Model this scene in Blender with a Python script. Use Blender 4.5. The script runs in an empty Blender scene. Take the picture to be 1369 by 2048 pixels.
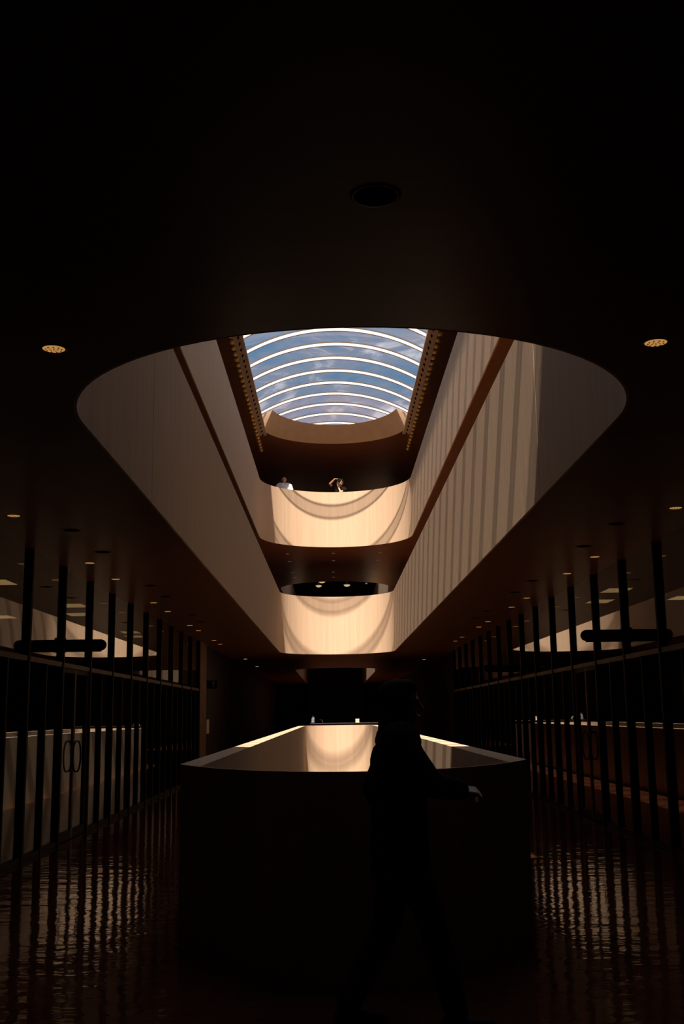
import bpy, bmesh, math, random
from mathutils import Vector, Matrix

scene = bpy.context.scene
COL = scene.collection
random.seed(7)
PI = math.pi

# ------------------------------------------------------------------ camera
EYE = 1.5
CAMX = -0.135
F_PX, YAW, PITCH, ROLL = 2191.7, math.radians(0.571), math.radians(10.472), math.radians(-0.782)
fw = Vector((math.sin(YAW) * math.cos(PITCH), math.cos(YAW) * math.cos(PITCH), math.sin(PITCH)))
rt = Vector((math.cos(YAW), -math.sin(YAW), 0))
up = rt.cross(fw)
r2 = math.cos(ROLL) * rt + math.sin(ROLL) * up
u2 = -math.sin(ROLL) * rt + math.cos(ROLL) * up
cam_data = bpy.data.cameras.new('camera')
cam_data.sensor_fit = 'VERTICAL'
cam_data.sensor_height = 36.0
cam_data.lens = 36.0 * F_PX / 2048.0
cam_data.clip_end = 500
cam = bpy.data.objects.new('camera', cam_data)
COL.objects.link(cam)
M3 = Matrix((r2, u2, -fw)).transposed()
cam.matrix_world = Matrix.Translation((CAMX, 0, EYE)) @ M3.to_4x4()
scene.camera = cam

# ------------------------------------------------------------------ light and exposure
scene.view_settings.view_transform = 'Standard'
scene.view_settings.look = 'None'
scene.view_settings.gamma = 1.0
scene.view_settings.use_curve_mapping = False
scene.view_settings.exposure = 0.0
scene.cycles.max_bounces = 10
scene.cycles.diffuse_bounces = 5
scene.cycles.glossy_bounces = 5
scene.cycles.transmission_bounces = 6
scene.cycles.transparent_max_bounces = 16
scene.cycles.sample_clamp_indirect = 4.0
scene.cycles.use_denoising = True

SUN_DIR = Vector((0.076, 0.64, -1.0)).normalized()
sun_data = bpy.data.lights.new('sun', 'SUN')
sun_data.energy = 17.0
sun_data.angle = math.radians(0.9)
sun_data.color = (1.0, 0.86, 0.70)
sun = bpy.data.objects.new('sun', sun_data)
COL.objects.link(sun)
sun.rotation_euler = SUN_DIR.to_track_quat('-Z', 'Y').to_euler()
sun.location = (-3, -10, 40)

world = bpy.data.worlds.new('world')
scene.world = world
world.use_nodes = True
wn, wl = world.node_tree.nodes, world.node_tree.links
wn.clear()
w_out = wn.new('ShaderNodeOutputWorld')
w_bg = wn.new('ShaderNodeBackground')
w_tc = wn.new('ShaderNodeTexCoord')
w_map = wn.new('ShaderNodeMapping')
w_map.inputs['Scale'].default_value = (1.0, 0.8, 2.6)
w_noise = wn.new('ShaderNodeTexNoise')
w_noise.inputs['Scale'].default_value = 15.0
w_noise.inputs['Detail'].default_value = 8.0
w_noise.inputs['Roughness'].default_value = 0.6
w_noise.inputs['Distortion'].default_value = 0.6
w_ramp = wn.new('ShaderNodeValToRGB')
w_ramp.color_ramp.elements[0].position = 0.40
w_ramp.color_ramp.elements[0].color = (0.15, 0.29, 0.48, 1)
w_ramp.color_ramp.elements[1].position = 0.69
w_ramp.color_ramp.elements[1].color = (0.90, 0.91, 1.0, 1)
e = w_ramp.color_ramp.elements.new(0.55)
e.color = (0.30, 0.35, 0.48, 1)
wl.new(w_tc.outputs['Generated'], w_map.inputs['Vector'])
wl.new(w_map.outputs['Vector'], w_noise.inputs['Vector'])
wl.new(w_noise.outputs['Fac'], w_ramp.inputs['Fac'])
wl.new(w_ramp.outputs['Color'], w_bg.inputs['Color'])
w_bg.inputs['Strength'].default_value = 1.0
wl.new(w_bg.outputs['Background'], w_out.inputs['Surface'])


# ------------------------------------------------------------------ materials
def new_mat(name):
    m = bpy.data.materials.new(name)
    m.use_nodes = True
    nt = m.node_tree
    nt.nodes.clear()
    out = nt.nodes.new('ShaderNodeOutputMaterial')
    return m, nt, out


def pbr(name, col, rough=0.6, metal=0.0, spec=0.5, vary=0.15, scale=(4, 4, 4), detail=5.0, bump=0.0, bump_scale=None,
        coat=0.0, emit=None, emit_str=0.0):
    m, nt, out = new_mat(name)
    b = nt.nodes.new('ShaderNodeBsdfPrincipled')
    tc = nt.nodes.new('ShaderNodeTexCoord')
    mp = nt.nodes.new('ShaderNodeMapping')
    mp.inputs['Scale'].default_value = scale
    nz = nt.nodes.new('ShaderNodeTexNoise')
    nz.inputs['Scale'].default_value = 1.0
    nz.inputs['Detail'].default_value = detail
    nt.links.new(tc.outputs['Object'], mp.inputs['Vector'])
    nt.links.new(mp.outputs['Vector'], nz.inputs['Vector'])
    rp = nt.nodes.new('ShaderNodeValToRGB')
    rp.color_ramp.elements[0].position = 0.3
    rp.color_ramp.elements[1].position = 0.7
    rp.color_ramp.elements[0].color = tuple(c * (1 - vary) for c in col) + (1,)
    rp.color_ramp.elements[1].color = tuple(min(1, c * (1 + vary)) for c in col) + (1,)
    nt.links.new(nz.outputs['Fac'], rp.inputs['Fac'])
    nt.links.new(rp.outputs['Color'], b.inputs['Base Color'])
    b.inputs['Roughness'].default_value = rough
    b.inputs['Metallic'].default_value = metal
    b.inputs['Specular IOR Level'].default_value = spec
    b.inputs['Coat Weight'].default_value = coat
    if emit:
        b.inputs['Emission Color'].default_value = emit + (1,)
        b.inputs['Emission Strength'].default_value = emit_str
    if bump:
        bp = nt.nodes.new('ShaderNodeBump')
        bp.inputs['Strength'].default_value = bump
        bp.inputs['Distance'].default_value = 0.02
        if bump_scale:
            mp2 = nt.nodes.new('ShaderNodeMapping')
            mp2.inputs['Scale'].default_value = bump_scale
            nz2 = nt.nodes.new('ShaderNodeTexNoise')
            nz2.inputs['Scale'].default_value = 1.0
            nz2.inputs['Detail'].default_value = 3.0
            nt.links.new(tc.outputs['Object'], mp2.inputs['Vector'])
            nt.links.new(mp2.outputs['Vector'], nz2.inputs['Vector'])
            nt.links.new(nz2.outputs['Fac'], bp.inputs['Height'])
        else:
            nt.links.new(nz.outputs['Fac'], bp.inputs['Height'])
        nt.links.new(bp.outputs['Normal'], b.inputs['Normal'])
    nt.links.new(b.outputs['BSDF'], out.inputs['Surface'])
    return m


def glass_mat(name, tint, f0, rough=0.0, graze=1.0):
    """clear sheet: Schlick reflection on both of its faces"""
    m, nt, out = new_mat(name)
    tr = nt.nodes.new('ShaderNodeBsdfTransparent')
    tr.inputs['Color'].default_value = tint + (1,)
    gl = nt.nodes.new('ShaderNodeBsdfGlossy')
    gl.inputs['Roughness'].default_value = rough
    lw = nt.nodes.new('ShaderNodeLayerWeight')
    lw.inputs['Blend'].default_value = 0.5
    pw = nt.nodes.new('ShaderNodeMath')
    pw.operation = 'POWER'
    pw.inputs[1].default_value = 5.0
    ma = nt.nodes.new('ShaderNodeMath')
    ma.operation = 'MULTIPLY_ADD'
    ma.inputs[1].default_value = graze * (1.0 - f0)
    ma.inputs[2].default_value = f0
    mx = nt.nodes.new('ShaderNodeMixShader')
    nt.links.new(lw.outputs['Facing'], pw.inputs[0])
    nt.links.new(pw.outputs['Value'], ma.inputs[0])
    nt.links.new(ma.outputs['Value'], mx.inputs['Fac'])
    nt.links.new(tr.outputs['BSDF'], mx.inputs[1])
    nt.links.new(gl.outputs['BSDF'], mx.inputs[2])
    nt.links.new(mx.outputs['Shader'], out.inputs['Surface'])
    return m


def rib_mat(name):
    m, nt, out = new_mat(name)
    tl = nt.nodes.new('ShaderNodeBsdfTranslucent')
    tl.inputs['Color'].default_value = (0.85, 0.82, 0.78, 1)
    df = nt.nodes.new('ShaderNodeBsdfDiffuse')
    df.inputs['Color'].default_value = (0.85, 0.82, 0.78, 1)
    mx = nt.nodes.new('ShaderNodeMixShader')
    mx.inputs['Fac'].default_value = 0.2
    nt.links.new(tl.outputs['BSDF'], mx.inputs[1])
    nt.links.new(df.outputs['BSDF'], mx.inputs[2])
    tp = nt.nodes.new('ShaderNodeBsdfTransparent')
    mx2 = nt.nodes.new('ShaderNodeMixShader')
    mx2.inputs['Fac'].default_value = 0.48
    nt.links.new(mx.outputs['Shader'], mx2.inputs[1])
    nt.links.new(tp.outputs['BSDF'], mx2.inputs[2])
    nt.links.new(mx2.outputs['Shader'], out.inputs['Surface'])
    return m


def emit_mat(name, col, strength):
    m, nt, out = new_mat(name)
    em = nt.nodes.new('ShaderNodeEmission')
    em.inputs['Color'].default_value = col + (1,)
    em.inputs['Strength'].default_value = strength
    nt.links.new(em.outputs['Emission'], out.inputs['Surface'])
    return m


MAT = {}
MAT['plaster'] = pbr('cream_plaster', (0.455, 0.322, 0.226), rough=0.75, spec=0.2, vary=0.065, scale=(11, 11, 0.5), detail=8, bump=0.12)
MAT['cap'] = pbr('parapet_plaster', (0.52, 0.40, 0.32), rough=0.7, spec=0.25, vary=0.06, scale=(6, 6, 6))
MAT['ceiling'] = pbr('brown_gloss_ceiling', (0.125, 0.050, 0.021), rough=0.35, spec=0.12, vary=0.12, scale=(0.6, 5, 1), bump=0.10)
MAT['floor'] = pbr('polished_red_floor', (0.075, 0.024, 0.012), rough=0.04, spec=0.12, vary=0.25, scale=(2, 2, 2), bump=0.22,
                   bump_scale=(2.2, 5.0, 1.0))
MAT['upper_floor'] = pbr('upper_walkway_floor', (0.42, 0.18, 0.08), rough=0.25)
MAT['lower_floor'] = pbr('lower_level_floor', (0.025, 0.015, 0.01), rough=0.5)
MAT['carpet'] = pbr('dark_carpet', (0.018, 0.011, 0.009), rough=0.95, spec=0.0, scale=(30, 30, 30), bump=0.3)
MAT['bronze'] = pbr('dark_bronze', (0.008, 0.006, 0.005), rough=0.6, metal=0.0, spec=0.12)
MAT['transom'] = pbr('brown_transom', (0.10, 0.06, 0.035), rough=0.5, spec=0.3)
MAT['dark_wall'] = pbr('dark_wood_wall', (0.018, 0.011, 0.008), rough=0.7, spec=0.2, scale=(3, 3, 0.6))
MAT['pier'] = pbr('brown_pier_plaster', (0.20, 0.11, 0.06), rough=0.7, spec=0.2)
MAT['glass'] = glass_mat('storefront_glass', (0.80, 0.78, 0.74), 0.045)
MAT['sky_pane'] = glass_mat('skylight_acrylic', (0.84, 0.84, 0.84), 0.01, 0.02, 0.5)
MAT['rib'] = rib_mat('white_translucent_rib')
MAT['rib_edge'] = pbr('rib_edge_bar', (0.05, 0.035, 0.03), rough=0.5)
MAT['gold'] = pbr('gold_ball', (0.80, 0.52, 0.16), rough=0.45, metal=0.3)
MAT['plank'] = pbr('brown_cornice', (0.42, 0.29, 0.21), rough=0.6, spec=0.3)
MAT['slot'] = pbr('dark_slot', (0.010, 0.007, 0.005), rough=0.9, spec=0.0)
MAT['lens'] = emit_mat('amber_lens', (1.0, 0.47, 0.13), 0.46)
MAT['lens_dim'] = emit_mat('dim_lens', (1.0, 0.72, 0.48), 0.11)
MAT['lens_white'] = emit_mat('white_lens', (1.0, 0.84, 0.70), 0.9)
MAT['facet'] = pbr('brass_facet', (0.45, 0.26, 0.09), rough=0.35, metal=0.6)
MAT['ring'] = pbr('dark_lamp_ring', (0.02, 0.013, 0.01), rough=0.5)
MAT['panel_light'] = emit_mat('yellow_panel', (1.0, 0.66, 0.30), 0.42)
MAT['bowl'] = emit_mat('warm_bowl', (1.0, 0.74, 0.38), 0.62)
MAT['bowl_pale'] = emit_mat('pale_bowl', (0.72, 0.80, 0.66), 0.35)
MAT['black'] = pbr('black_matt', (0.010, 0.009, 0.009), rough=0.7, spec=0.2)
MAT['black_cloth'] = pbr('black_cloth', (0.012, 0.011, 0.012), rough=0.9, spec=0.1, scale=(20, 20, 20), bump=0.2)
MAT['white_cloth'] = pbr('white_shirt', (0.72, 0.73, 0.80), rough=0.9, spec=0.1, vary=0.06, scale=(10, 10, 10), bump=0.3)
MAT['skin'] = pbr('skin', (0.50, 0.27, 0.17), rough=0.55, vary=0.06, scale=(12, 12, 12))
MAT['skin_pale'] = pbr('skin_pale', (0.62, 0.44, 0.36), rough=0.55, vary=0.06, scale=(12, 12, 12))
MAT['hair'] = pbr('black_hair', (0.012, 0.009, 0.008), rough=0.9, spec=0.1, scale=(60, 60, 8), bump=0.4)
MAT['wood'] = pbr('reddish_counter_wood', (0.20, 0.085, 0.035), rough=0.4, scale=(0.8, 8, 8))
MAT['mahogany'] = pbr('dark_mahogany', (0.016, 0.006, 0.004), rough=0.4, spec=0.2, scale=(0.8, 8, 8))
MAT['paper'] = pbr('paper', (0.75, 0.66, 0.52), rough=0.9, vary=0.03)
MAT['grey_vase'] = pbr('pale_blue_grey', (0.30, 0.31, 0.38), rough=0.5)
MAT['sign_glyph'] = pbr('sign_glyph_grey', (0.55, 0.52, 0.46), rough=0.7)
MAT['band'] = pbr('tan_end_band', (0.50, 0.32, 0.18), rough=0.75, spec=0.2, vary=0.05)
MAT['lips'] = pbr('lips', (0.30, 0.11, 0.08), rough=0.5)
MAT['iris'] = pbr('eye_dark', (0.03, 0.02, 0.015), rough=0.2)


# ------------------------------------------------------------------ helpers
def link(o, parent=None):
    COL.objects.link(o)
    if parent is not None:
        o.parent = parent
    return o


def mesh_obj(name, verts, faces, mat, parent=None, smooth=False):
    me = bpy.data.meshes.new(name)
    me.from_pydata([tuple(v) for v in verts], [], faces)
    me.validate()
    me.update()
    if smooth:
        for p in me.polygons:
            p.use_smooth = True
    me.materials.append(mat)
    return link(bpy.data.objects.new(name, me), parent)


def recalc(o):
    bm = bmesh.new()
    bm.from_mesh(o.data)
    bmesh.ops.recalc_face_normals(bm, faces=bm.faces)
    bm.to_mesh(o.data)
    bm.free()
    return o


def empty(name, loc=(0, 0, 0), rz=0.0):
    o = bpy.data.objects.new(name, None)
    o.empty_display_size = 0.2
    COL.objects.link(o)
    o.location = loc
    o.rotation_euler = (0, 0, rz)
    return o


def tag(o, label=None, cat=None, group=None, kind=None):
    if label:
        o['label'] = label
    if cat:
        o['category'] = cat
    if group:
        o['group'] = group
    if kind:
        o['kind'] = kind
    return o


BOX_F = [(0, 3, 2, 1), (4, 5, 6, 7), (0, 1, 5, 4), (1, 2, 6, 5), (2, 3, 7, 6), (3, 0, 4, 7)]


def box_vf(x0, x1, y0, y1, z0, z1):
    return [(x0, y0, z0), (x1, y0, z0), (x1, y1, z0), (x0, y1, z0), (x0, y0, z1), (x1, y0, z1), (x1, y1, z1), (x0, y1, z1)], list(BOX_F)


def box(name, x0, x1, y0, y1, z0, z1, mat, parent=None, bevel=0.0):
    v, f = box_vf(x0, x1, y0, y1, z0, z1)
    o = mesh_obj(name, v, f, mat, parent)
    if bevel:
        bm = bmesh.new()
        bm.from_mesh(o.data)
        bmesh.ops.bevel(bm, geom=list(bm.edges), offset=bevel, segments=2, affect='EDGES', profile=0.5)
        bm.to_mesh(o.data)
        bm.free()
    return o


def share(name, src, parent, loc=(0, 0, 0), rot=(0, 0, 0), scale=(1, 1, 1)):
    o = bpy.data.objects.new(name, src.data if hasattr(src, 'data') else src)
    link(o, parent)
    o.location = loc
    o.rotation_euler = rot
    o.scale = scale
    return o


def lathe(name, prof, mat, parent=None, seg=24, smooth=True):
    v, f = [], []
    n = len(prof)
    for i in range(seg):
        a = 2 * PI * i / seg
        for r, z in prof:
            v.append((r * math.cos(a), r * math.sin(a), z))
    for i in range(seg):
        j = (i + 1) % seg
        for k in range(n - 1):
            f.append((i * n + k, j * n + k, j * n + k + 1, i * n + k + 1))
    o = mesh_obj(name, v, f, mat, parent, smooth)
    bm = bmesh.new()
    bm.from_mesh(o.data)
    bmesh.ops.remove_doubles(bm, verts=bm.verts, dist=1e-5)
    bmesh.ops.recalc_face_normals(bm, faces=bm.faces)
    bm.to_mesh(o.data)
    bm.free()
    return o


ORD = ['first', 'second', 'third', 'fourth', 'fifth', 'sixth', 'seventh', 'eighth', 'ninth', 'tenth', 'eleventh', 'twelfth']

# ------------------------------------------------------------------ the building's main measures
PH = 1.18                      # parapet height above its floor
Z1, ZP2 = 3.361, 5.169         # middle parapet: soffit and top
Z3, ZP3 = 6.810, 8.618         # upper parapet
FL2, FL3 = ZP2 - PH, ZP3 - PH  # walkway floors
ZR = 10.25                     # roof soffit
W1, W2, W3, WR = 1.01, 1.72, 2.31, 2.25
XW = 11.0                      # outer walls
YN, YM, YF = -9.0, 39.9, 72.0
XG = 3.5                       # glazed corridor walls


# path around an atrium opening, with outward normals
def arc_path(w, yc, near, seg=40, ky=1.0):
    pts = []
    for i in range(seg + 1):
        a = PI + PI * i / seg if near else PI - PI * i / seg
        pts.append(((w * math.cos(a), yc + ky * w * math.sin(a)), (math.cos(a), math.sin(a))))
    return pts


def bow(x):
    """plan of the pointed near end of the lowest opening"""
    return 6.38 + 0.77 * x * x + 0.12 * x ** 4


def bow_path(w, thick, seg=40):
    pts = [((-w, bow(w + thick) + 0.12), (-1, 0))]
    for i in range(seg + 1):
        t = -1 + 2 * i / seg
        xi, xo = w * t, (w + thick) * t
        yi, yo = bow(xi) + 0.03, bow(xo)
        pts.append(((xi, yi), ((xo - xi) / thick, (yo - yi) / thick)))
    pts.append(((w, bow(w + thick) + 0.12), (1, 0)))
    return pts


def sweep(name, path, prof, mat, parent=None, closed=False):
    """prof: closed list of (outward offset, z); each profile edge is its own strip so that edges stay crisp"""
    v, f, sm = [], [], []
    n = len(path)
    m = len(prof)
    for k in range(m):
        a, b = prof[k], prof[(k + 1) % m]
        base = len(v)
        for (p, nr) in path:
            v.append((p[0] + nr[0] * a[0], p[1] + nr[1] * a[0], a[1]))
            v.append((p[0] + nr[0] * b[0], p[1] + nr[1] * b[0], b[1]))
        for i in range(n - 1):
            q = base + 2 * i
            f.append((q, q + 1, q + 3, q + 2))
            sm.append(abs(a[0] - b[0]) < 1e-6)
    for (p, nr) in (path[0], path[-1]):
        base = len(v)
        for o, z in prof:
            v.append((p[0] + nr[0] * o, p[1] + nr[1] * o, z))
        f.append(tuple(range(base, base + m)))
        sm.append(False)
    o = mesh_obj(name, v, f, mat, parent)
    for p, s in zip(o.data.polygons, sm):
        p.use_smooth = s
    return o


def parapet(name, w, yn, yf, z0, zf, zt, joint, label, thick=0.18, ky=1.0):
    root = empty(name, (0, yn, 0))
    tag(root, label, None, None, 'structure')
    prof = [(0, z0), (0, zt), (thick, zt), (thick, zf + 0.001), (0.02, zf + 0.001), (0.02, z0)]
    g = 0.006
    near = [((-w, joint - g), (-1, 0))] + (bow_path(w, thick) if ky != 1.0 else arc_path(w, yn, True)) + [((w, joint - g), (1, 0))]
    far = [((-w, joint + g), (-1, 0))] + arc_path(w, yf, False) + [((w, joint + g), (1, 0))]
    for pth, nm in ((near, 'parapet_panel'), (far, 'parapet_panel')):
        o = sweep(nm, pth, prof, MAT['plaster'], root)
        o.location = (0, -yn, 0)
    return root


def slab(name, z0, z1, holes, mat_bottom, mat_top, label):
    """a floor plate from wall to wall; holes = [(ymin, ymax, w, yn, yf)] one opening per cell along y"""
    v, f, mi = [], [], []
    for (ymin, ymax, w, yn, yf, *kk) in holes:
        ky = kk[0] if kk else 1.0
        inner, outer = [], []
        if w is None:
            b = len(v)
            for z in (z0, z1):
                v += [(-XW, ymin, z), (XW, ymin, z), (XW, ymax, z), (-XW, ymax, z)]
            f += [(b, b + 1, b + 2, b + 3), (b + 4, b + 5, b + 6, b + 7)]
            mi += [0, 1]
            continue
        corners_n = [PI + math.atan2(yn - ymin, XW), 2 * PI - math.atan2(yn - ymin, XW)]
        corners_f = [math.atan2(ymax - yf, XW), PI - math.atan2(ymax - yf, XW)]
        angs = sorted([PI + PI * i / 40 for i in range(41)] + corners_n)
        for a in angs:
            c, s = math.cos(a), math.sin(a)
            t = min(XW / abs(c) if abs(c) > 1e-9 else 1e9, (yn - ymin) / abs(s) if abs(s) > 1e-9 else 1e9)
            inner.append((w * c, bow(w * c) + 0.012 if ky != 1.0 else yn + w * s))
            outer.append((t * c, yn + t * s))
        angs = sorted([PI * i / 40 for i in range(41)] + corners_f)
        for a in angs:
            c, s = math.cos(a), math.sin(a)
            t = min(XW / abs(c) if abs(c) > 1e-9 else 1e9, (ymax - yf) / abs(s) if abs(s) > 1e-9 else 1e9)
            inner.append((w * c, yf + w * s))
            outer.append((t * c, yf + t * s))
        n = len(inner)
        b = len(v)
        for z in (z0, z1):
            v += [(x, y, z) for x, y in inner] + [(x, y, z) for x, y in outer]
        for i in range(n):
            j = (i + 1) % n
            f.append((b + i, b + j, b + n + j, b + n + i))
            mi.append(0)
            f.append((b + 2 * n + i, b + 2 * n + n + i, b + 2 * n + n + j, b + 2 * n + j))
            mi.append(1)
            f.append((b + i, b + 2 * n + i, b + 2 * n + j, b + j))
            mi.append(0)
    o = mesh_obj(name, v, f, mat_bottom)
    o.data.materials.append(mat_top)
    for p, k in zip(o.data.polygons, mi):
        p.material_index = k
    tag(o, label, None, None, 'structure')
    return o


# ------------------------------------------------------------------ structure
E_ = 0.02
Y1N, Y1F = 7.20, 33.2
Y2N, Y2F = 6.83, 32.9
Y3N, Y3F = 6.83, 32.64
YB, YBF = 46.5, 70.0
slab('floor', -0.55, 0.0, [(YN, YM, W1 + E_, Y1N, Y1F, 1.30), (YM, YF, None, 0, 0)], MAT['ceiling'], MAT['floor'], 'polished dark red floor around the lowest atrium opening')
slab('ceiling', Z1, FL2, [(YN, YM, W2 + E_, Y2N, Y2F), (YM, YF, W2 + E_, YB, YBF)], MAT['ceiling'], MAT['upper_floor'], 'dark brown glossy ceiling with the long rounded opening')
slab('ceiling_middle', Z3, FL3, [(YN, YM, W3 + E_, Y3N, Y3F), (YM, YF, W3 + E_, YB, YBF)], MAT['ceiling'], MAT['upper_floor'], 'dark brown ceiling above the middle walkway')
slab('ceiling_upper', ZR, ZR + 0.25, [(YN, YM, WR, 7.2, 32.75), (YM, YF, WR, YB, 55.5)], MAT['ceiling'], MAT['upper_floor'], 'dark roof soffit around the skylight')
tag(box('floor_lower', -XW, XW, YN, YF, -4.4, -4.2, MAT['lower_floor']), 'floor of the level below seen through the opening', kind='structure')
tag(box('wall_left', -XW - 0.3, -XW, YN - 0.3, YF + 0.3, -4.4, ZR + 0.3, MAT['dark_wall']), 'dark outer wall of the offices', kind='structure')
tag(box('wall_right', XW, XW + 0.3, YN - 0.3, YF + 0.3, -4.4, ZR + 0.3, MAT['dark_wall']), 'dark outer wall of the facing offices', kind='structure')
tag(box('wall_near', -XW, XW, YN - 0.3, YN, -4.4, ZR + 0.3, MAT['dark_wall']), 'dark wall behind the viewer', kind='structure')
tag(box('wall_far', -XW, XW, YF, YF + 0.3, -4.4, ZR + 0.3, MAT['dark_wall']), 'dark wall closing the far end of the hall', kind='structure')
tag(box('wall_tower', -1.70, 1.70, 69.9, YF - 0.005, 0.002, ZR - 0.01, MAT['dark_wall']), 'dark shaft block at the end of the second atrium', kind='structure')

for s_, nm_ in ((-1, 'left'), (1, 'right')):
    a_, b_ = sorted((s_ * (XG + 0.06), s_ * (XW - 0.005)))
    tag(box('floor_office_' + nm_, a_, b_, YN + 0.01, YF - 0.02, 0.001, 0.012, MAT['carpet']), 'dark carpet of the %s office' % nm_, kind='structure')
JOINT = 9.52
parapet('wall_parapet_lower', W1, Y1N, Y1F, -0.55, 0.0, PH, 9.6, 'cream plaster parapet around the lowest opening with a flat top', ky=1.30)
parapet('wall_parapet_middle', W2, Y2N, Y2F, Z1, FL2, ZP2, JOINT, 'cream plaster parapet ringing the middle opening of the atrium')
parapet('wall_parapet_upper', W3, Y3N, Y3F, Z3, FL3, ZP3, JOINT, 'cream plaster parapet ringing the top opening of the atrium')
parapet('wall_parapet_second_middle', W2, YB, YBF, Z1, FL2, ZP2, 50.0, 'pale parapet of the second atrium beyond, middle level')
parapet('wall_parapet_second_upper', W3, YB, YBF, Z3, FL3, ZP3, 50.0, 'pale parapet of the second atrium beyond, upper level')

# ------------------------------------------------------------------ skylight
VS, VRISE, VZ = 2.6, 0.805, 10.50
VR = (VS * VS + VRISE * VRISE) / (2 * VRISE)


def vault_z(x, lift=0.0):
    return VZ + math.sqrt((VR + lift) ** 2 - x * x) - (VR - VRISE)


def vault_strip(name, y0, y1, lift, mat, parent, thick=0.0, seg=32, half=VS):
    v, f = [], []
    for i in range(seg + 1):
        a = -math.asin(half / VR) + 2 * math.asin(half / VR) * i / seg
        for lf in ((lift, lift + thick) if thick else (lift,)):
            x, z = (VR + lf) * math.sin(a), VZ + (VR + lf) * math.cos(a) - (VR - VRISE)
            v += [(x, y0, z), (x, y1, z)]
    k = 4 if thick else 2
    for i in range(seg):
        p, q = i * k, (i + 1) * k
        f.append((p, p + 1, q + 1, q))
        if thick:
            f.append((p + 2, q + 2, q + 3, p + 3))
            f.append((p, q, q + 2, p + 2))
            f.append((p + 1, p + 3, q + 3, q + 1))
    if thick:
        f.append((0, 2, 3, 1))
        e2 = seg * k
        f.append((e2, e2 + 1, e2 + 3, e2 + 2))
    return mesh_obj(name, v, f, mat, parent, smooth=not thick)


def skylight(name, label, y_first, pitch, count, seg=32):
    root = empty(name, (0, 0, 0))
    tag(root, label, None, None, 'structure')
    rib0 = vault_strip('rib', -0.125, 0.125, 0.012, MAT['rib'], root, 0.0, seg)
    bar0 = vault_strip('edge_bar', -0.011, 0.011, -0.004, MAT['rib_edge'], rib0, 0.03, seg)
    bar0.location = (0, -0.137, 0)
    b2 = share('edge_bar', bar0, rib0, (0, 0.137, 0))
    pane0 = vault_strip('pane', 0.149, pitch - 0.149, 0.02, MAT['sky_pane'], root, 0.0, seg)
    rib0.location = pane0.location = (0, y_first, 0)
    for k in range(1, count):
        y = y_first + pitch * k
        r = share('rib', rib0, root, (0, y, 0))
        share('edge_bar', bar0, r, (0, -0.137, 0))
        share('edge_bar', bar0, r, (0, 0.137, 0))
        if k < count - 1:
            share('pane', pane0, root, (0, y, 0))
    return root


RIB0, RIBP = 25.88 - 1.155 * 19, 1.155
sky_a = skylight('window_3', 'barrel vaulted skylight of clear panes between white arched ribs', RIB0, RIBP, 30)
sky_b = skylight('window_4', 'barrel vaulted skylight over the second atrium', 44.2, 3.3, 6, 16)
for root, y0, y1 in ((sky_a, RIB0 - 0.13, RIB0 + RIBP * 29 + 0.13), (sky_b, 44.05, 60.85)):
    for y in (y0, y1):   # gable panes closing the vault
        v = [(-VS, y, VZ), (VS, y, VZ)] + [(x * VS / 10, y, vault_z(x * VS / 10)) for x in range(9, -10, -1)]
        mesh_obj('gable_pane', v, [tuple(range(len(v)))], MAT['sky_pane'], root)

# tan band closing the far end of the roof opening: from the round soffit edge up to the vault
band = empty('trim_3', (0, 32.75, ZR))
tag(band, 'curved tan band closing the far end of the roof opening', None, None, 'structure')
NB = 40
v, f = [], []
for i in range(NB + 1):
    s = -1 + 2 * i / NB
    ang = s * math.radians(80)
    bx_, by_ = WR * math.sin(ang), 32.75 + WR * math.cos(ang)
    tx = 1.93 * s
    ty = 34.55 - 1.65 * (1 - math.sqrt(max(0, 1 - (0.97 * s) ** 2))) / (1 - math.sqrt(1 - 0.97 ** 2))
    tz = 10.77 + 0.06 * s * s
    v += [(bx_, by_ - 32.75, 0.0), (tx, ty - 32.75, tz - ZR), (bx_ * 1.01, by_ - 32.70, 0.02), (tx, ty - 32.70, tz - ZR + 0.01)]
for i in range(NB):
    p, q = 4 * i, 4 * i + 4
    f += [(p, q, q + 1, p + 1), (p + 2, p + 3, q + 3, q + 2), (p, p + 2, q + 2, q), (p + 1, q + 1, q + 3, p + 3)]
mesh_obj('end_band', v, f, MAT['band'], band, smooth=False)
for s in (-1, 1):
    hx, hy = WR * math.sin(math.radians(80)), WR * math.cos(math.radians(80))
    tri = [(s * 2.27, 33.02 - 32.75, 10.70 - ZR), (s * 1.93, 32.90 - 32.75, 10.83 - ZR), (s * hx, hy, 0.0), (s * 2.36, 33.10 - 32.75, 0.0)]
    v = tri + [(x + s * 0.03, y + 0.12, z + 0.01) for x, y, z in tri]
    mesh_obj('corner_panel', v, [(0, 1, 2, 3), (4, 7, 6, 5), (0, 4, 5, 1), (1, 5, 6, 2), (2, 6, 7, 3), (0, 3, 7, 4)], MAT['plaster'], band)

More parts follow.
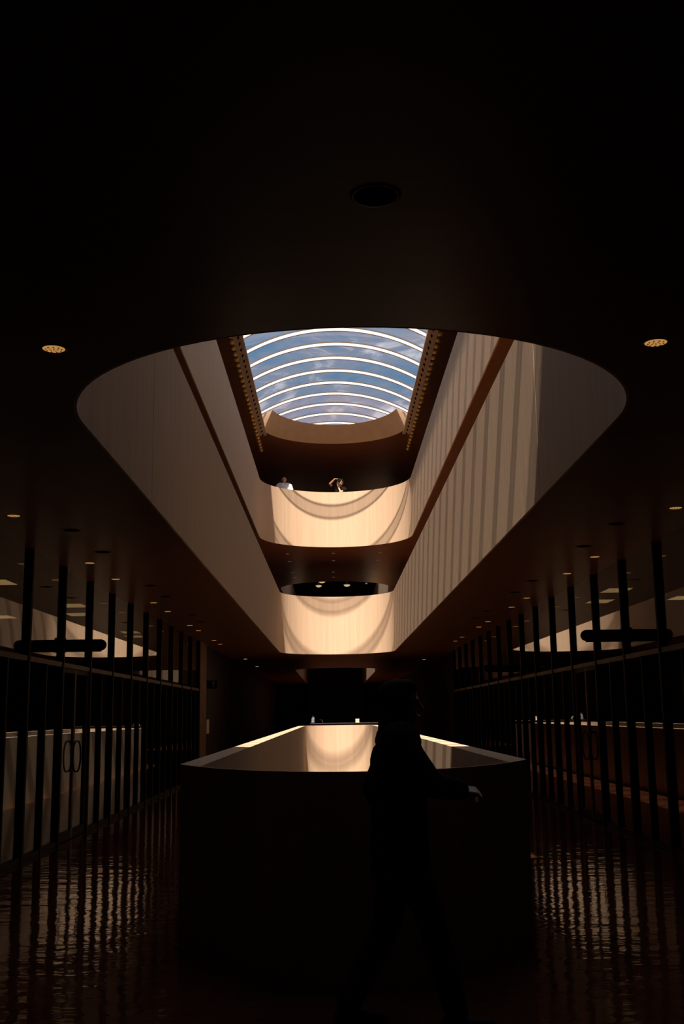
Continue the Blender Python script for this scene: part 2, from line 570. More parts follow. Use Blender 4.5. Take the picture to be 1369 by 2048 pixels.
# ball cornices along both long edges of the roof opening
ball_src = None
for idx, s in ((1, -1), (2, 1)):
    root = empty('trim_%d' % idx, (s * 2.3, 6.0, ZR))
    tag(root, 'brown cornice with dark slots and a row of gold balls along the %s skylight edge' % ('left' if s < 0 else 'right'), None, None, 'structure')
    a, b = sorted((s * (2.15 - 2.3), s * (2.40 - 2.3)))
    box('plank', a, b, 0, 27.6, -0.06, 0.0, MAT['plank'], root)
    if ball_src is None:
        ball_src = lathe('ball', [(0.0001, -0.068)] + [(0.068 * math.cos(t), 0.068 * math.sin(t)) for t in [(-80 + 20 * k) * PI / 180 for k in range(9)]] + [(0.0001, 0.068)], MAT['gold'], root, 12)
        slot_src = mesh_obj('slot', [(-0.028, 0.0, 0), (0.0, -0.165, 0), (0.028, 0.0, 0), (0.0, 0.165, 0), (-0.028, 0.0, 0.004), (0.0, -0.165, 0.004), (0.028, 0.0, 0.004), (0.0, 0.165, 0.004)],
                            [(0, 3, 2, 1), (0, 1, 5, 4), (1, 2, 6, 5), (2, 3, 7, 6), (3, 0, 4, 7)], MAT['slot'], root)
        first = True
    n = 0
    y = 0.2
    while y < 29.8:
        loc = (s * 0.14, y, -0.075)
        if first and n == 0:
            ball_src.location = loc
        else:
            share('ball', ball_src, root, loc)
        if y < 27.4:
            sl = (s * -0.035, y + 0.2, -0.0635)
            if first and n == 0:
                slot_src.location = sl
                slot_src.rotation_euler = (0, 0, s * -0.12)
            else:
                share('slot', slot_src, root, sl, (0, 0, s * -0.12))
        n += 1
        y += 0.43
    first = False
    # dark rail that carries the balls on past the opening
    a, b = sorted((s * 0.12, s * 0.16))
    box('ball_rail', a, b, 0, 29.9, -0.02, 0.0, MAT['plank'], root)

# ------------------------------------------------------------------ glazed corridor walls
ZT = 2.134


def storefront(name, side, y_first, pitch, n_before, n_after, door_bay, label):
    x = side * XG
    root = empty(name, (x, 0, 0))
    tag(root, label, None, None, 'structure')
    posts = [y_first + pitch * k for k in range(-n_before, n_after + 1)]
    fin = box('mullion', -0.05, 0.05, -0.03, 0.03, 0.002, Z1 - 0.002, MAT['bronze'], root)
    bk = 0.0
    low = box('lower_mullion', bk - 0.042, bk + 0.042, -0.022, 0.022, 0.002, ZT - 0.012, MAT['bronze'], root)
    up_p = box('pane', -0.003, 0.003, 0.035, pitch - 0.035, ZT + 0.045, Z1 - 0.004, MAT['glass'], root)
    lo_p = box('pane', bk - 0.003, bk + 0.003, 0.03, pitch / 2 - 0.03, 0.06, ZT - 0.012, MAT['glass'], root)
    tr = box('transom', -0.035, 0.035, 0.035, pitch - 0.035, ZT - 0.01, ZT + 0.045, MAT['transom'], root)
    sl = box('sill', bk - 0.03, bk + 0.03, 0.035, pitch - 0.035, 0.002, 0.058, MAT['bronze'], root)
    for k, y in enumerate(posts):
        if k == 0:
            fin.location = (0, y, 0)
        else:
            share('mullion', fin, root, (0, y, 0))
        if k == len(posts) - 1:
            break
        if k == 0:
            for o, dy in ((up_p, 0), (tr, 0), (sl, 0), (low, pitch / 2), (lo_p, 0)):
                o.location = (0, y + dy, 0)
            share('pane', lo_p, root, (0, y + pitch / 2, 0))
            continue
        share('pane', up_p, root, (0, y, 0))
        share('transom', tr, root, (0, y, 0))
        if k - n_before == door_bay:
            continue
        share('sill', sl, root, (0, y, 0))
        share('lower_mullion', low, root, (0, y + pitch / 2, 0))
        share('pane', lo_p, root, (0, y, 0))
        share('pane', lo_p, root, (0, y + pitch / 2, 0))
    return posts, root


PITCH_L, PITCH_R = 1.545, 1.50
posts_l, win_l = storefront('window_1', -1, 12.1, PITCH_L, 13, 10, 1, 'dark framed glass office wall along the left side of the hall')
posts_r, win_r = storefront('window_2', 1, 12.1, PITCH_R, 13, 14, 2, 'dark framed glass office wall along the right side of the hall')


def glass_door(name, side, y0, y1, label):
    root = empty(name, (side * XG, (y0 + y1) / 2, 0))
    tag(root, label, None, None, 'structure')
    half = (y1 - y0) / 2 - 0.035
    for s in (-1, 1):
        leaf = empty('door_leaf', (0, 0, 0))
        leaf.parent = root
        a, b = sorted((s * 0.006, s * half))
        box('pane', -0.003, 0.003, a + 0.03, b - 0.03, 0.12, ZT - 0.07, MAT['glass'], leaf)
        box('stile', -0.02, 0.02, a, a + 0.03, 0.01, ZT - 0.015, MAT['transom'], leaf)
        box('stile', -0.02, 0.02, b - 0.03, b, 0.01, ZT - 0.015, MAT['transom'], leaf)
        box('rail', -0.02, 0.02, a + 0.03, b - 0.03, 0.01, 0.12, MAT['bronze'], leaf)
        box('rail', -0.02, 0.02, a + 0.03, b - 0.03, ZT - 0.07, ZT - 0.015, MAT['bronze'], leaf)
        # half-ring pull
        pts = []
        for i in range(17):
            t = -PI / 2 + PI * i / 16
            pts.append((-side * 0.06, s * (0.05 + 0.17 * math.cos(t)), 1.02 + 0.19 * math.sin(t)))
        v, f = [], []
        for i, p in enumerate(pts):
            t = -PI / 2 + PI * i / 16
            n = Vector((0, s * math.cos(t), math.sin(t)))
            for j in range(8):
                q = 2 * PI * j / 8
                v.append((p[0] + 0.012 * math.cos(q), p[1] + n.y * 0.012 * math.sin(q), p[2] + n.z * 0.012 * math.sin(q)))
        for i in range(16):
            for j in range(8):
                f.append((i * 8 + j, i * 8 + (j + 1) % 8, i * 8 + 8 + (j + 1) % 8, i * 8 + 8 + j))
        f += [tuple(range(7, -1, -1)), tuple(range(128, 136))]
        mesh_obj('handle', v, f, MAT['black'], leaf, True)
    return root


glass_door('door_1', -1, posts_l[14], posts_l[15], 'glass double door with half-ring handles in the left office wall')
glass_door('door_2', 1, posts_r[15], posts_r[16], 'glass double door with half-ring handles in the right office wall')

# beyond the glass: brown pier, then dark panelled walls
yl, yr = posts_l[-1] + 0.05, posts_r[-1] + 0.05
tag(box('wall_pier', -XG - 0.35, -XG + 0.06, yl, yl + 1.3, 0.002, Z1 - 0.002, MAT['pier'], bevel=0.01), 'narrow brown plaster pier at the end of the left glass wall', kind='structure')
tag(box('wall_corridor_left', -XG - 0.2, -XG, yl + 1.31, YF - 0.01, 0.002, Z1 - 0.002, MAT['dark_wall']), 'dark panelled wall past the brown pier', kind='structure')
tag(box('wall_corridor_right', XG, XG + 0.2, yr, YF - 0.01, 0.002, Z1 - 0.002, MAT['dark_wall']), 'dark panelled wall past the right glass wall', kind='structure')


# ------------------------------------------------------------------ lamps
def downlight_proto(name, lens, r=0.057, dark=False):
    root = empty(name)
    lathe('trim_ring', [(r, 0.0), (r * 1.22, 0.0), (r * 1.22, -0.002), (r * 1.04, -0.004), (r, -0.003), (r, 0.0)], MAT['ring'], root, 28)
    if dark:
        lathe('grille', [(0.0001, -0.003), (r * 0.4, -0.004), (r * 0.45, -0.001), (r * 0.7, -0.004), (r * 0.75, -0.001), (r * 1.0, -0.003), (r, 0.0)], MAT['slot'], root, 28)
    else:
        lathe('lens', [(0.0001, -0.008), (r * 0.5, -0.0075), (r * 0.9, -0.006), (r * 0.995, -0.003), (r * 0.995, 0.0)], lens, root, 28)
        fc = lathe('facet', [(0.0001, -0.011), (0.004, -0.009), (0.006, -0.004)], MAT['facet'], root, 8)
        for i in range(9):
            a = 2 * PI * i / 9
            share('facet', fc, root, (0.7 * r * math.cos(a), 0.7 * r * math.sin(a), 0))
        for i in range(5):
            a = 2 * PI * i / 5
            share('facet', fc, root, (0.35 * r * math.cos(a), 0.35 * r * math.sin(a), 0))
    return root


def copy_tree(o, parent=None):
    c = o.copy()
    COL.objects.link(c)
    c.parent = parent
    for ch in o.children:
        copy_tree(ch, c)
    return c


def place(proto, used, loc):
    o = proto if not used else copy_tree(proto)
    o.location = loc
    return o


lit = downlight_proto('downlight', MAT['lens'])
vent = downlight_proto('ceiling_vent', None, 0.078, dark=True)
dim = downlight_proto('downlight', MAT['lens_dim'], 0.06)
whi = downlight_proto('downlight', MAT['lens_white'], 0.06)
n_lit = n_vent = 0
rows = [8.6, 10.05, 13.28, 14.9, 18.1, 19.67, 22.75, 24.2, 27.4, 28.9]
for s, nm in ((-1, 'left'), (1, 'right')):
    o = place(lit, n_lit > 0, (s * 1.545, 5.37, Z1))
    n_lit += 1
    tag(o, 'large amber recessed downlight beside the near curve of the opening, %s one' % nm, 'downlight', 'amber downlights in the lower ceiling')
    k = 0
    for y in rows[1:]:
        o = place(lit, True, (s * 3.09, y, Z1))
        tag(o, 'small amber downlight in the %s ceiling row, %s from the front' % (nm, ORD[k]), 'downlight', 'amber downlights in the lower ceiling')
        k += 1
    k = 0
    for y in (10.9, 12.4, 15.7, 17.2, 20.4, 21.9):
        o = place(vent, n_vent > 0, (s * 2.75, y, Z1))
        n_vent += 1
        tag(o, 'dark round vent disc in the %s lower ceiling, %s from the front' % (nm, ORD[k]), 'vent', 'dark vent discs in the lower ceiling')
        k += 1
for i, (x, y) in enumerate(((-3.05, 36.75), (-3.05, 42.4), (3.06, 38.7))):
    o = place(whi, i > 0, (x, y, Z1))
    tag(o, ['bright white downlight past the brown pier, nearer of two', 'bright white downlight past the brown pier, farther of two', 'small white downlight in the far right ceiling'][i], 'downlight', 'white downlights beyond the atrium')
o = place(vent, True, (0.04, 3.72, Z1))
tag(o, 'dark round ceiling grille just in front of the opening', 'vent')
k = 0
for r_, y in enumerate((36.3, 38.1, 41.2, 42.8)):
    for c_, x in enumerate((-1.62, -0.08, 1.48)):
        o = place(dim, k > 0, (x, y, Z3))
        k += 1
        tag(o, 'dim downlight above the middle walkway, %s column, %s row back' % (('left', 'centre', 'right')[c_], ORD[r_]), 'downlight', 'dim downlights above the middle walkway')


def pendant(loc, r, mat, label):
    root = empty('pendant_lamp', loc)
    tag(root, label, 'lamp', 'bowl lamps hanging in the second atrium')
    lathe('bowl', [(0.0001, -0.62 * r)] + [(r * math.sin(t), -0.62 * r * math.cos(t)) for t in [PI / 2 * k / 10 for k in range(1, 11)]] + [(r * 0.96, 0.0), (0.0001, -0.02)], mat, root, 28)
    lathe('bowl_rim', [(r, -0.012), (r * 1.04, -0.012), (r * 1.04, 0.012), (r, 0.012), (r, -0.012)], MAT['black'], root, 28)
    top = ZR - loc[2] if loc[1] > 62 or abs(loc[0]) > VS else VZ + 0.4 - loc[2]
    lathe('stem', [(0.012, -0.02), (0.012, ZR + 0.3 - loc[2])], MAT['black'], root, 8)
    return root


pendant((-0.62, 52.0, 7.78), 0.17, MAT['bowl'], 'largest glowing bowl lamp seen above the middle parapet')
pendant((-0.80, 54.0, 7.80), 0.15, MAT['bowl'], 'lower amber bowl lamp just under the largest one')
pendant((0.60, 54.0, 7.82), 0.16, MAT['bowl'], 'amber bowl lamp hanging alone to the right above the middle parapet')
pendant((1.56, 54.0, 7.88), 0.06, MAT['bowl_pale'], 'tiny pale greenish bowl lamp near the grey parapet end')


# projecting signs on the fins
def blade_sign(side, y, z, label):
    L, h, t = 0.52, 0.068, 0.025
    root = empty('blade_sign', (side * (XG - 0.05), y, z))
    tag(root, label, 'sign', 'dark projecting signs on the glass walls')
    v, f = [], []
    out = [(0, -h)]
    for i in range(13):
        a = -PI / 2 + PI * i / 12
        out.append((L - h + h * math.cos(a), h * math.sin(a)))
    out.append((0, h))
    n = len(out)
    for yy in (-t, t):
        v += [(-side * a, yy, b) for a, b in out]
    f = [tuple(range(n)), tuple(range(2 * n - 1, n - 1, -1))] + [(i, (i + 1) % n, n + (i + 1) % n, n + i) for i in range(n)]
    recalc(mesh_obj('sign_board', v, f, MAT['black'], root))
    a, b = sorted((-side * 0.0, -side * (L - 0.06)))
    box('light_strip', a, b, -0.012, 0.012, -h - 0.014, -h, MAT['black'], root)
    box('bracket', -0.012, 0.012, -0.05, 0.05, -0.09, 0.09, MAT['bronze'], root)
    return root


blade_sign(-1, posts_l[14] - 0.04, 2.385, 'black round-ended sign projecting from the left glass wall')
blade_sign(1, posts_r[14] - 0.04, 2.42, 'black round-ended sign projecting from the right glass wall, nearer one')
blade_sign(1, posts_r[20] - 0.04, 2.39, 'black round-ended sign projecting from the right glass wall, farther one')


# ------------------------------------------------------------------ offices behind the glass
def panel_light(x, y, w, d, label):
    root = empty('ceiling_panel_light', (x, y, Z1))
    tag(root, label, 'ceiling light', 'yellow ceiling panels in the offices')
    box('frame', -w / 2 - 0.02, w / 2 + 0.02, -d / 2 - 0.02, d / 2 + 0.02, -0.012, 0.0, MAT['ring'], root)
    box('diffuser', -w / 2, w / 2, -d / 2, d / 2, -0.018, -0.012, MAT['panel_light'], root)
    return root


LP = [(-4.72, 15.0), (-4.45, 18.3), (-4.75, 19.9), (-4.6, 24.3), (-4.75, 25.6), (-6.2, 20.2)]
for i, (x, y) in enumerate(LP):
    panel_light(x, y, 0.36, 0.55, 'yellow ceiling panel light in the left office, %s from the front' % ORD[i])
for i, (x, y) in enumerate([(4.30, 17.0), (4.45, 18.7), (5.75, 18.3)]):
    panel_light(x, y, 0.36, 0.55, 'yellow ceiling panel light in the right office, %s from the front' % ORD[i])

# reception desk behind the far parapet with its small things
dk = empty('reception_desk', (0.25, 35.75, 0))
tag(dk, 'dark reddish reception desk behind the far end of the lowest parapet', 'desk')
box('desk_front', -1.1, 1.1, -0.3, -0.26, 0.002, 1.20, MAT['mahogany'], dk)
box('desk_side', -1.1, -1.06, -0.258, 0.4, 0.002, 1.20, MAT['mahogany'], dk)
box('desk_side', 1.06, 1.1, -0.258, 0.4, 0.002, 1.20, MAT['mahogany'], dk)
box('desk_top', -1.14, 1.14, -0.34, 0.44, 1.202, 1.24, MAT['mahogany'], dk, 0.006)
vz = empty('vase', (-0.80, 35.62, 1.241))
tag(vz, 'small pointed blue-grey vase on the reception desk', 'vase')
lathe('vase_body', [(0.0001, 0.0), (0.05, 0.0), (0.06, 0.03), (0.045, 0.09), (0.06, 0.13), (0.04, 0.19), (0.012, 0.24), (0.0001, 0.245)], MAT['grey_vase'], vz, 20)
pp = empty('paper_stack', (-0.58, 35.62, 1.241))
tag(pp, 'small stack of cream papers bent over on the reception desk', 'papers')
for k in range(4):
    v = []
    for i in range(7):
        t = i / 6
        zz = 0.03 + 0.045 * math.sin(PI * t) + 0.012 * k
        v += [(-0.09 + 0.18 * t + 0.006 * k, -0.06, zz if 0 < i < 6 else 0.002 + 0.012 * k), (-0.09 + 0.18 * t + 0.006 * k, 0.08, zz if 0 < i < 6 else 0.002 + 0.012 * k)]
    mesh_obj('sheet', v, [(2 * i, 2 * i + 1, 2 * i + 3, 2 * i + 2) for i in range(6)], MAT['paper'], pp)
tb = empty('card_box', (0.62, 35.62, 1.241))
tag(tb, 'small white box with a dark slot on the reception desk', 'box')
box('box_body', -0.06, 0.06, -0.05, 0.05, 0.0, 0.075, MAT['paper'], tb, 0.004)
box('box_lid', -0.063, 0.063, -0.053, 0.053, 0.085, 0.12, MAT['paper'], tb, 0.004)
box('box_slot', -0.055, 0.055, -0.045, 0.045, 0.075, 0.085, MAT['black'], tb)

# small square sign and a paper on the left corridor wall
sg = empty('wall_sign', (-XG + 0.075, yl + 1.9, 2.33))
tag(sg, 'small black square sign with a pale curved symbol past the brown pier', 'sign')
box('sign_plate', -0.07, 0.0, -0.02, 0.02, -0.11, 0.11, MAT['black'], sg)
box('sign_plate', 0.0, 0.20, -0.012, 0.012, -0.11, 0.11, MAT['black'], sg)
fc = bpy.data.curves.new('glyph', 'FONT')
fc.body = '?'
fc.size = 0.2
fc.extrude = 0.001
fc.align_x = 'CENTER'
fc.align_y = 'CENTER'
fo = bpy.data.objects.new('glyph_source', fc)
COL.objects.link(fo)
dg = bpy.context.evaluated_depsgraph_get()
gm = bpy.data.meshes.new_from_object(fo.evaluated_get(dg))
bpy.data.objects.remove(fo)
gm.materials.clear()
gm.materials.append(MAT['sign_glyph'])
go = link(bpy.data.objects.new('glyph', gm), sg)
go.location = (0.10, -0.0135, 0.0)
go.rotation_euler = (PI / 2, 0, 0)
tag(box('paper_notice', -XG + 0.001, -XG + 0.006, yl + 1.9, yl + 2.5, 1.05, 1.42, MAT['paper']), 'pale paper notice on the dark wall below the square sign', 'paper')


# ------------------------------------------------------------------ people
def hull_into(bm, p0, r0, p1, r1, sub=2):
    t = bmesh.new()
    for p, r in ((p0, r0), (p1, r1)):
        rr = r if isinstance(r, (tuple, list)) else (r, r, r)
        m = Matrix.Translation(Vector(p)) @ Matrix.Diagonal((rr[0], rr[1], rr[2], 1))
        bmesh.ops.create_icosphere(t, subdivisions=sub, radius=1.0, matrix=m)
    bmesh.ops.convex_hull(t, input=list(t.verts), use_existing_faces=False)
    loose = [v_ for v_ in t.verts if not v_.link_faces]
    bmesh.ops.delete(t, geom=loose, context='VERTS')
    faces = [fc_ for fc_ in t.faces]
    inside = [e_ for e_ in t.edges if not e_.link_faces]
    bmesh.ops.delete(t, geom=inside, context='EDGES')
    me = bpy.data.meshes.new('tmp')
    t.to_mesh(me)
    t.free()
    bm.from_mesh(me)
    bpy.data.meshes.remove(me)


def ell_into(bm, c, r, rot=(0, 0, 0), sub=3):
    from mathutils import Euler
    m = Matrix.Translation(Vector(c)) @ Euler(rot).to_matrix().to_4x4() @ Matrix.Diagonal((r[0], r[1], r[2], 1))
    bmesh.ops.create_icosphere(bm, subdivisions=sub, radius=1.0, matrix=m)


def blob(name, caps, ells, voxel, mat, parent=None, smooth_it=4):
    bm = bmesh.new()
    for c in caps:
        hull_into(bm, *c)
    for c in ells:
        ell_into(bm, *c)
    bmesh.ops.recalc_face_normals(bm, faces=bm.faces)
    me = bpy.data.meshes.new(name)
    bm.to_mesh(me)
    bm.free()
    o = bpy.data.objects.new(name, me)
    COL.objects.link(o)
    md = o.modifiers.new('fuse', 'REMESH')
    md.mode = 'VOXEL'
    md.voxel_size = voxel
    md.use_smooth_shade = True
    ms = o.modifiers.new('soft', 'SMOOTH')
    ms.iterations = smooth_it
    ms.factor = 0.5
    d = bpy.context.evaluated_depsgraph_get()
    nm = bpy.data.meshes.new_from_object(o.evaluated_get(d))
    bpy.data.objects.remove(o)
    bpy.data.meshes.remove(me)
    nm.name = name
    nm.materials.clear()
    nm.materials.append(mat)
    for p in nm.polygons:
        p.use_smooth = True
    return link(bpy.data.objects.new(name, nm), parent)


def hand_caps(wrist, d, palm_n, thumb_side, curl=0.5, size=1.0):
    """palm plus five fingers; d = finger direction, palm_n = direction the palm faces, thumb_side = unit vector towards the thumb"""
    w, d, n, t = Vector(wrist), Vector(d).normalized(), Vector(palm_n).normalized(), Vector(thumb_side).normalized()
    c = []
    for k in (-1.5, -0.5, 0.5, 1.5):
        base = w + d * 0.085 * size + t * (k * 0.019 * size)
        c.append((w + d * 0.012 * size + t * (k * 0.011 * size), 0.013 * size, base, 0.011 * size))
        ln = {-1.5: 0.056, -0.5: 0.072, 0.5: 0.078, 1.5: 0.070}[k] * size
        mid = base + (d * math.cos(curl * 0.7) + n * math.sin(curl * 0.7)) * ln * 0.5
        tip = mid + (d * math.cos(curl * 1.8) + n * math.sin(curl * 1.8)) * ln * 0.55
        c.append((base, 0.0095 * size, mid, 0.0085 * size))
        c.append((mid, 0.0085 * size, tip, 0.0072 * size))
    tb0 = w + d * 0.028 * size + t * 0.024 * size
    tb1 = tb0 + (t * 0.75 + d * 0.6 + n * 0.25).normalized() * 0.036 * size
    tb2 = tb1 + (t * 0.3 + d * 0.9 + n * 0.4).normalized() * 0.032 * size
    c += [(tb0, 0.014 * size, tb1, 0.0105 * size), (tb1, 0.0105 * size, tb2, 0.0085 * size)]
    return c


def head_parts(c, fwd=(0, -1, 0)):
    """head ~0.225 high, local frame: face towards -y"""
    caps = [((c[0], c[1] - 0.012, c[2] - 0.045), (0.058, 0.07, 0.06), (c[0], c[1] - 0.045, c[2] - 0.085), (0.03, 0.032, 0.028)),
            ((c[0], c[1] - 0.088, c[2] + 0.012), 0.010, (c[0], c[1] - 0.108, c[2] - 0.022), 0.014)]
    ells = [((c[0], c[1] + 0.005, c[2] + 0.025), (0.074, 0.094, 0.092)),
            ((c[0] - 0.075, c[1] + 0.012, c[2] - 0.01), (0.010, 0.020, 0.031)),
            ((c[0] + 0.075, c[1] + 0.012, c[2] - 0.01), (0.010, 0.020, 0.031)),
            ((c[0], c[1] - 0.082, c[2] - 0.058), (0.022, 0.014, 0.010)),
            ((c[0] - 0.03, c[1] - 0.078, c[2] + 0.026), (0.026, 0.012, 0.008)),
            ((c[0] + 0.03, c[1] - 0.078, c[2] + 0.026), (0.026, 0.012, 0.008))]
    return caps, ells


def face_bits(parent, c):
    for s in (-1, 1):
        bm = bmesh.new()
        ell_into(bm, (c[0] + s * 0.031, c[1] - 0.083, c[2] + 0.010), (0.012, 0.006, 0.006), sub=2)
        me = bpy.data.meshes.new('eye')
        bm.to_mesh(me)
        bm.free()
        me.materials.append(MAT['iris'])
        link(bpy.data.objects.new('eye', me), parent)
    bm = bmesh.new()
    ell_into(bm, (c[0], c[1] - 0.094, c[2] - 0.058), (0.023, 0.006, 0.006), sub=2)
    me = bpy.data.meshes.new('mouth')
    bm.to_mesh(me)
    bm.free()
    me.materials.append(MAT['lips'])
    link(bpy.data.objects.new('mouth', me), parent)


def legs(caps, hip_z, lf, rf, lk, rk):
    for s, foot, knee in ((1, lf, lk), (-1, rf, rk)):
        hip = (s * 0.09, 0.0, hip_z)
        caps.append((hip, 0.088, knee, 0.055))
        caps.append((knee, 0.055, foot, 0.038))
    return caps


def person(name, label, loc, rz, head_c, arms, feet, knees, torso, skin, shirt_mat, shirt_caps, trouser_caps, hair_fn, lean=(0, 0), voxel=0.0065):
    hc, he = head_parts(head_c)
    caps = list(hc)
    sh_z = torso['sh_z']
    tx, ty = lean
    caps.append(((tx, ty + 0.005, sh_z + 0.01), 0.055, (head_c[0], head_c[1] + 0.012, head_c[2] - 0.07), 0.048))
    caps.append(((tx - 0.13, ty, sh_z - 0.03), 0.060, (tx + 0.13, ty, sh_z - 0.03), 0.060))
    caps.append(((tx, ty, sh_z - 0.12), (0.155, 0.10, 0.12), (tx * 0.5, ty * 0.5, 1.10), (0.13, 0.09, 0.08)))
    caps.append(((tx * 0.5, ty * 0.5, 1.10), (0.13, 0.09, 0.08), (0, 0, 0.93), (0.15, 0.10, 0.09)))
    for a in arms:
        caps.append((a['sh'], 0.050, a['el'], 0.038))
        caps.append((a['el'], 0.038, a['wr'], 0.026))
        caps += hand_caps(a['wr'], a['d'], a['n'], a['t'], a.get('curl', 0.5))
    legs(caps, 0.90, feet[0], feet[1], knees[0], knees[1])
    for ft in feet:
        caps.append(((ft[0], ft[1] + 0.03, 0.045), 0.036, (ft[0], ft[1] - 0.15, 0.03), 0.026))
    body = blob(name, caps, he, voxel, skin)
    body.location = loc
    body.rotation_euler = (0, 0, rz)
    tag(body, label, 'person')
    face_bits(body, head_c)
    blob('shirt', shirt_caps, [], 0.011, shirt_mat, body, 3)
    blob('trousers', trouser_caps, [], 0.012, MAT['black_cloth'], body, 3)
    for ft in feet:
        blob('shoe', [((ft[0], ft[1] + 0.035, 0.045), 0.046, (ft[0], ft[1] - 0.16, 0.036), 0.036)], [], 0.010, MAT['black'], body, 3)
    hair_fn(body, head_c)
    return body


def short_hair(body, c):
    blob('hair', [((c[0], c[1] + 0.03, c[2] + 0.045), (0.080, 0.085, 0.078), (c[0], c[1] - 0.035, c[2] + 0.085), (0.066, 0.05, 0.042)),
                  ((c[0], c[1] + 0.05, c[2] + 0.03), (0.078, 0.06, 0.07), (c[0], c[1] + 0.055, c[2] - 0.04), (0.062, 0.045, 0.04))], [], 0.008, MAT['hair'], body, 3)


def curly_hair(body, c):
    rnd = random.Random(3)
    ells = []
    for i in range(60):
        a, b = rnd.uniform(0, 2 * PI), rnd.uniform(0.05, 1.15)
        p = (c[0] + 0.082 * math.cos(a) * math.sin(b), c[1] + 0.022 + 0.095 * math.sin(a) * math.sin(b), c[2] + 0.045 + 0.088 * math.cos(b))
        ells.append((p, (0.022, 0.022, 0.022)))
    blob('hair', [((c[0], c[1] + 0.035, c[2] + 0.05), (0.078, 0.08, 0.076), (c[0], c[1] + 0.06, c[2] - 0.02), (0.066, 0.045, 0.05))], ells, 0.009, MAT['hair'], body, 2)


def long_hair(body, c):
    blob('hair', [((c[0], c[1] + 0.03, c[2] + 0.045), (0.088, 0.092, 0.084), (c[0], c[1] - 0.03, c[2] + 0.085), (0.07, 0.055, 0.045)),
                  ((c[0], c[1] + 0.025, c[2] + 0.02), (0.092, 0.085, 0.085), (c[0], c[1] + 0.055, c[2] - 0.20), (0.10, 0.07, 0.06))], [], 0.010, MAT['hair'], body, 3)


def trousers(feet, knees, flare=0.062):
    c = [((-0.06, 0, 0.93), (0.12, 0.115, 0.10), (0.06, 0, 0.93), (0.12, 0.115, 0.10))]
    for s, ft, kn in ((1, feet[0], knees[0]), (-1, feet[1], knees[1])):
        c.append(((s * 0.09, 0, 0.88), 0.102, kn, 0.072))
        c.append((kn, 0.072, (ft[0], ft[1], 0.11), flare))
    return c


def torso_shirt(sh_z, hem, extra=0.016, lean=(0, 0)):
    tx, ty = lean
    return [((tx - 0.135, ty, sh_z - 0.035), 0.070 + extra, (tx + 0.135, ty, sh_z - 0.035), 0.070 + extra),
            ((tx, ty, sh_z - 0.12), (0.165 + extra, 0.108 + extra, 0.12), (tx * 0.5, ty * 0.5, 1.08), (0.145 + extra, 0.105 + extra, 0.08)),
            ((tx * 0.5, ty * 0.5, 1.08), (0.145 + extra, 0.105 + extra, 0.08), (0, 0, hem), (0.16 + extra, 0.115 + extra, 0.04))]


# man in the white shirt behind the upper far parapet
ARM_A = [dict(sh=(-0.19, 0, 1.40), el=(-0.25, 0.02, 1.12), wr=(-0.23, -0.12, 0.90), d=(0, -0.3, -1), n=(1, 0, 0), t=(0, -1, 0.2)),
         dict(sh=(0.19, 0, 1.40), el=(0.25, 0.02, 1.12), wr=(0.23, -0.12, 0.90), d=(0, -0.3, -1), n=(-1, 0, 0), t=(0, -1, 0.2))]
FEET_A = [(0.11, 0.02, 0.07), (-0.11, 0.0, 0.07)]
KN_A = [(0.10, -0.01, 0.49), (-0.10, -0.01, 0.49)]
sc_a = torso_shirt(1.45, 0.90, 0.026) + [((s * 0.19, 0, 1.395), 0.082, (s * 0.25, 0.01, 1.17), 0.085) for s in (-1, 1)] + \
    [((s * 0.03, -0.085, 1.475), 0.018, (s * 0.075, -0.10, 1.43), 0.018) for s in (-1, 1)]
person('person', 'person in a white short-sleeved shirt standing at the top balcony', (-1.665, 34.93, FL3), 0.05, (0.0, -0.02, 1.60), ARM_A, FEET_A, KN_A,
       dict(sh_z=1.45), MAT['skin'], MAT['white_cloth'], sc_a, trousers(FEET_A, KN_A), short_hair)

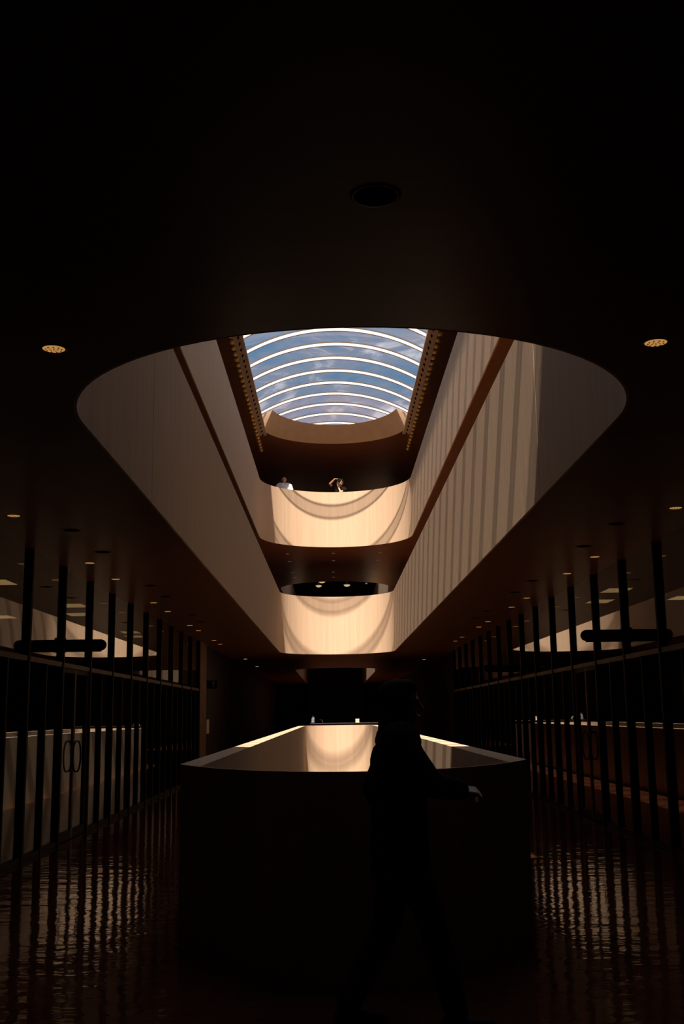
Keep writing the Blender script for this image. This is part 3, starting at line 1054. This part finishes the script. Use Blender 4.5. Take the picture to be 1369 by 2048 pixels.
# man in black photographing from the same balcony
ARM_B = [dict(sh=(-0.185, 0, 1.42), el=(-0.30, -0.17, 1.575), wr=(-0.135, -0.24, 1.715), d=(1, 0.0, 0.05), n=(0, 0.1, -1), t=(0, 1, 0), curl=0.7),
         dict(sh=(0.185, 0, 1.40), el=(0.05, -0.24, 1.26), wr=(-0.035, -0.22, 1.50), d=(0.0, -0.05, 1), n=(0, -1, 0), t=(1, 0, 0), curl=0.6)]
FEET_B = [(0.12, 0.03, 0.07), (-0.12, -0.02, 0.07)]
KN_B = [(0.11, -0.01, 0.49), (-0.11, -0.02, 0.49)]
sc_b = torso_shirt(1.45, 0.90, 0.014) + [((-0.185, 0, 1.41), 0.072, (-0.245, -0.085, 1.49), 0.062), ((0.185, 0, 1.395), 0.072, (0.13, -0.12, 1.325), 0.062)]
person('person', 'person in a black t-shirt raising a camera to the face at the top balcony', (0.155, 35.62, FL3), -0.12, (0.045, -0.05, 1.615), ARM_B, FEET_B, KN_B,
       dict(sh_z=1.45), MAT['skin'], MAT['black_cloth'], sc_b, trousers(FEET_B, KN_B), curly_hair)
cm = empty('hand_camera', (0.135, 35.345, FL3 + 1.655), -0.12)
tag(cm, 'black camera held up by the person in the black t-shirt', 'camera')
box('camera_body', -0.065, 0.065, -0.03, 0.03, -0.045, 0.045, MAT['black'], cm, 0.008)
ln = lathe('lens_barrel', [(0.034, 0.0), (0.036, 0.05), (0.033, 0.075), (0.027, 0.078), (0.0001, 0.065)], MAT['black'], cm, 20)
ln.location = (0, -0.03, -0.005)
ln.rotation_euler = (PI / 2, 0, 0)
box('viewfinder', -0.022, 0.022, -0.02, 0.028, 0.045, 0.066, MAT['black'], cm, 0.004)

# dark figure walking past the near parapet (local -y = walking direction, turned to +x in the hall)
ARM_C = [dict(sh=(-0.165, 0.0, 1.36), el=(-0.20, -0.13, 1.16), wr=(-0.19, -0.27, 1.135), d=(0.0, -1, -0.1), n=(0.5, 0, -1), t=(0.9, 0, 0.4), curl=1.15),
         dict(sh=(0.165, 0.0, 1.36), el=(0.21, 0.10, 1.12), wr=(0.20, -0.02, 0.90), d=(0, -0.4, -1), n=(-1, 0, 0), t=(0, -1, 0.2))]
FEET_C = [(0.09, 0.26, 0.09), (-0.09, -0.24, 0.07)]
KN_C = [(0.09, 0.06, 0.48), (-0.09, -0.14, 0.50)]
sc_c = torso_shirt(1.40, 0.72, 0.035) + [((-0.17, 0, 1.355), 0.075, (-0.20, -0.13, 1.165), 0.068), ((-0.20, -0.13, 1.165), 0.068, (-0.195, -0.27, 1.135), 0.052),
                                         ((0.17, 0, 1.355), 0.075, (0.21, 0.10, 1.125), 0.068), ((0.21, 0.10, 1.125), 0.068, (0.20, 0.0, 0.94), 0.055)]
person('person', 'dark silhouetted person walking in front of the near parapet', (0.185, 5.62, 0.0), PI / 2 + 0.06, (0.0, -0.02, 1.545), ARM_C, FEET_C, KN_C,
       dict(sh_z=1.40), MAT['skin_pale'], MAT['black_cloth'], sc_c, trousers(FEET_C, KN_C), long_hair)
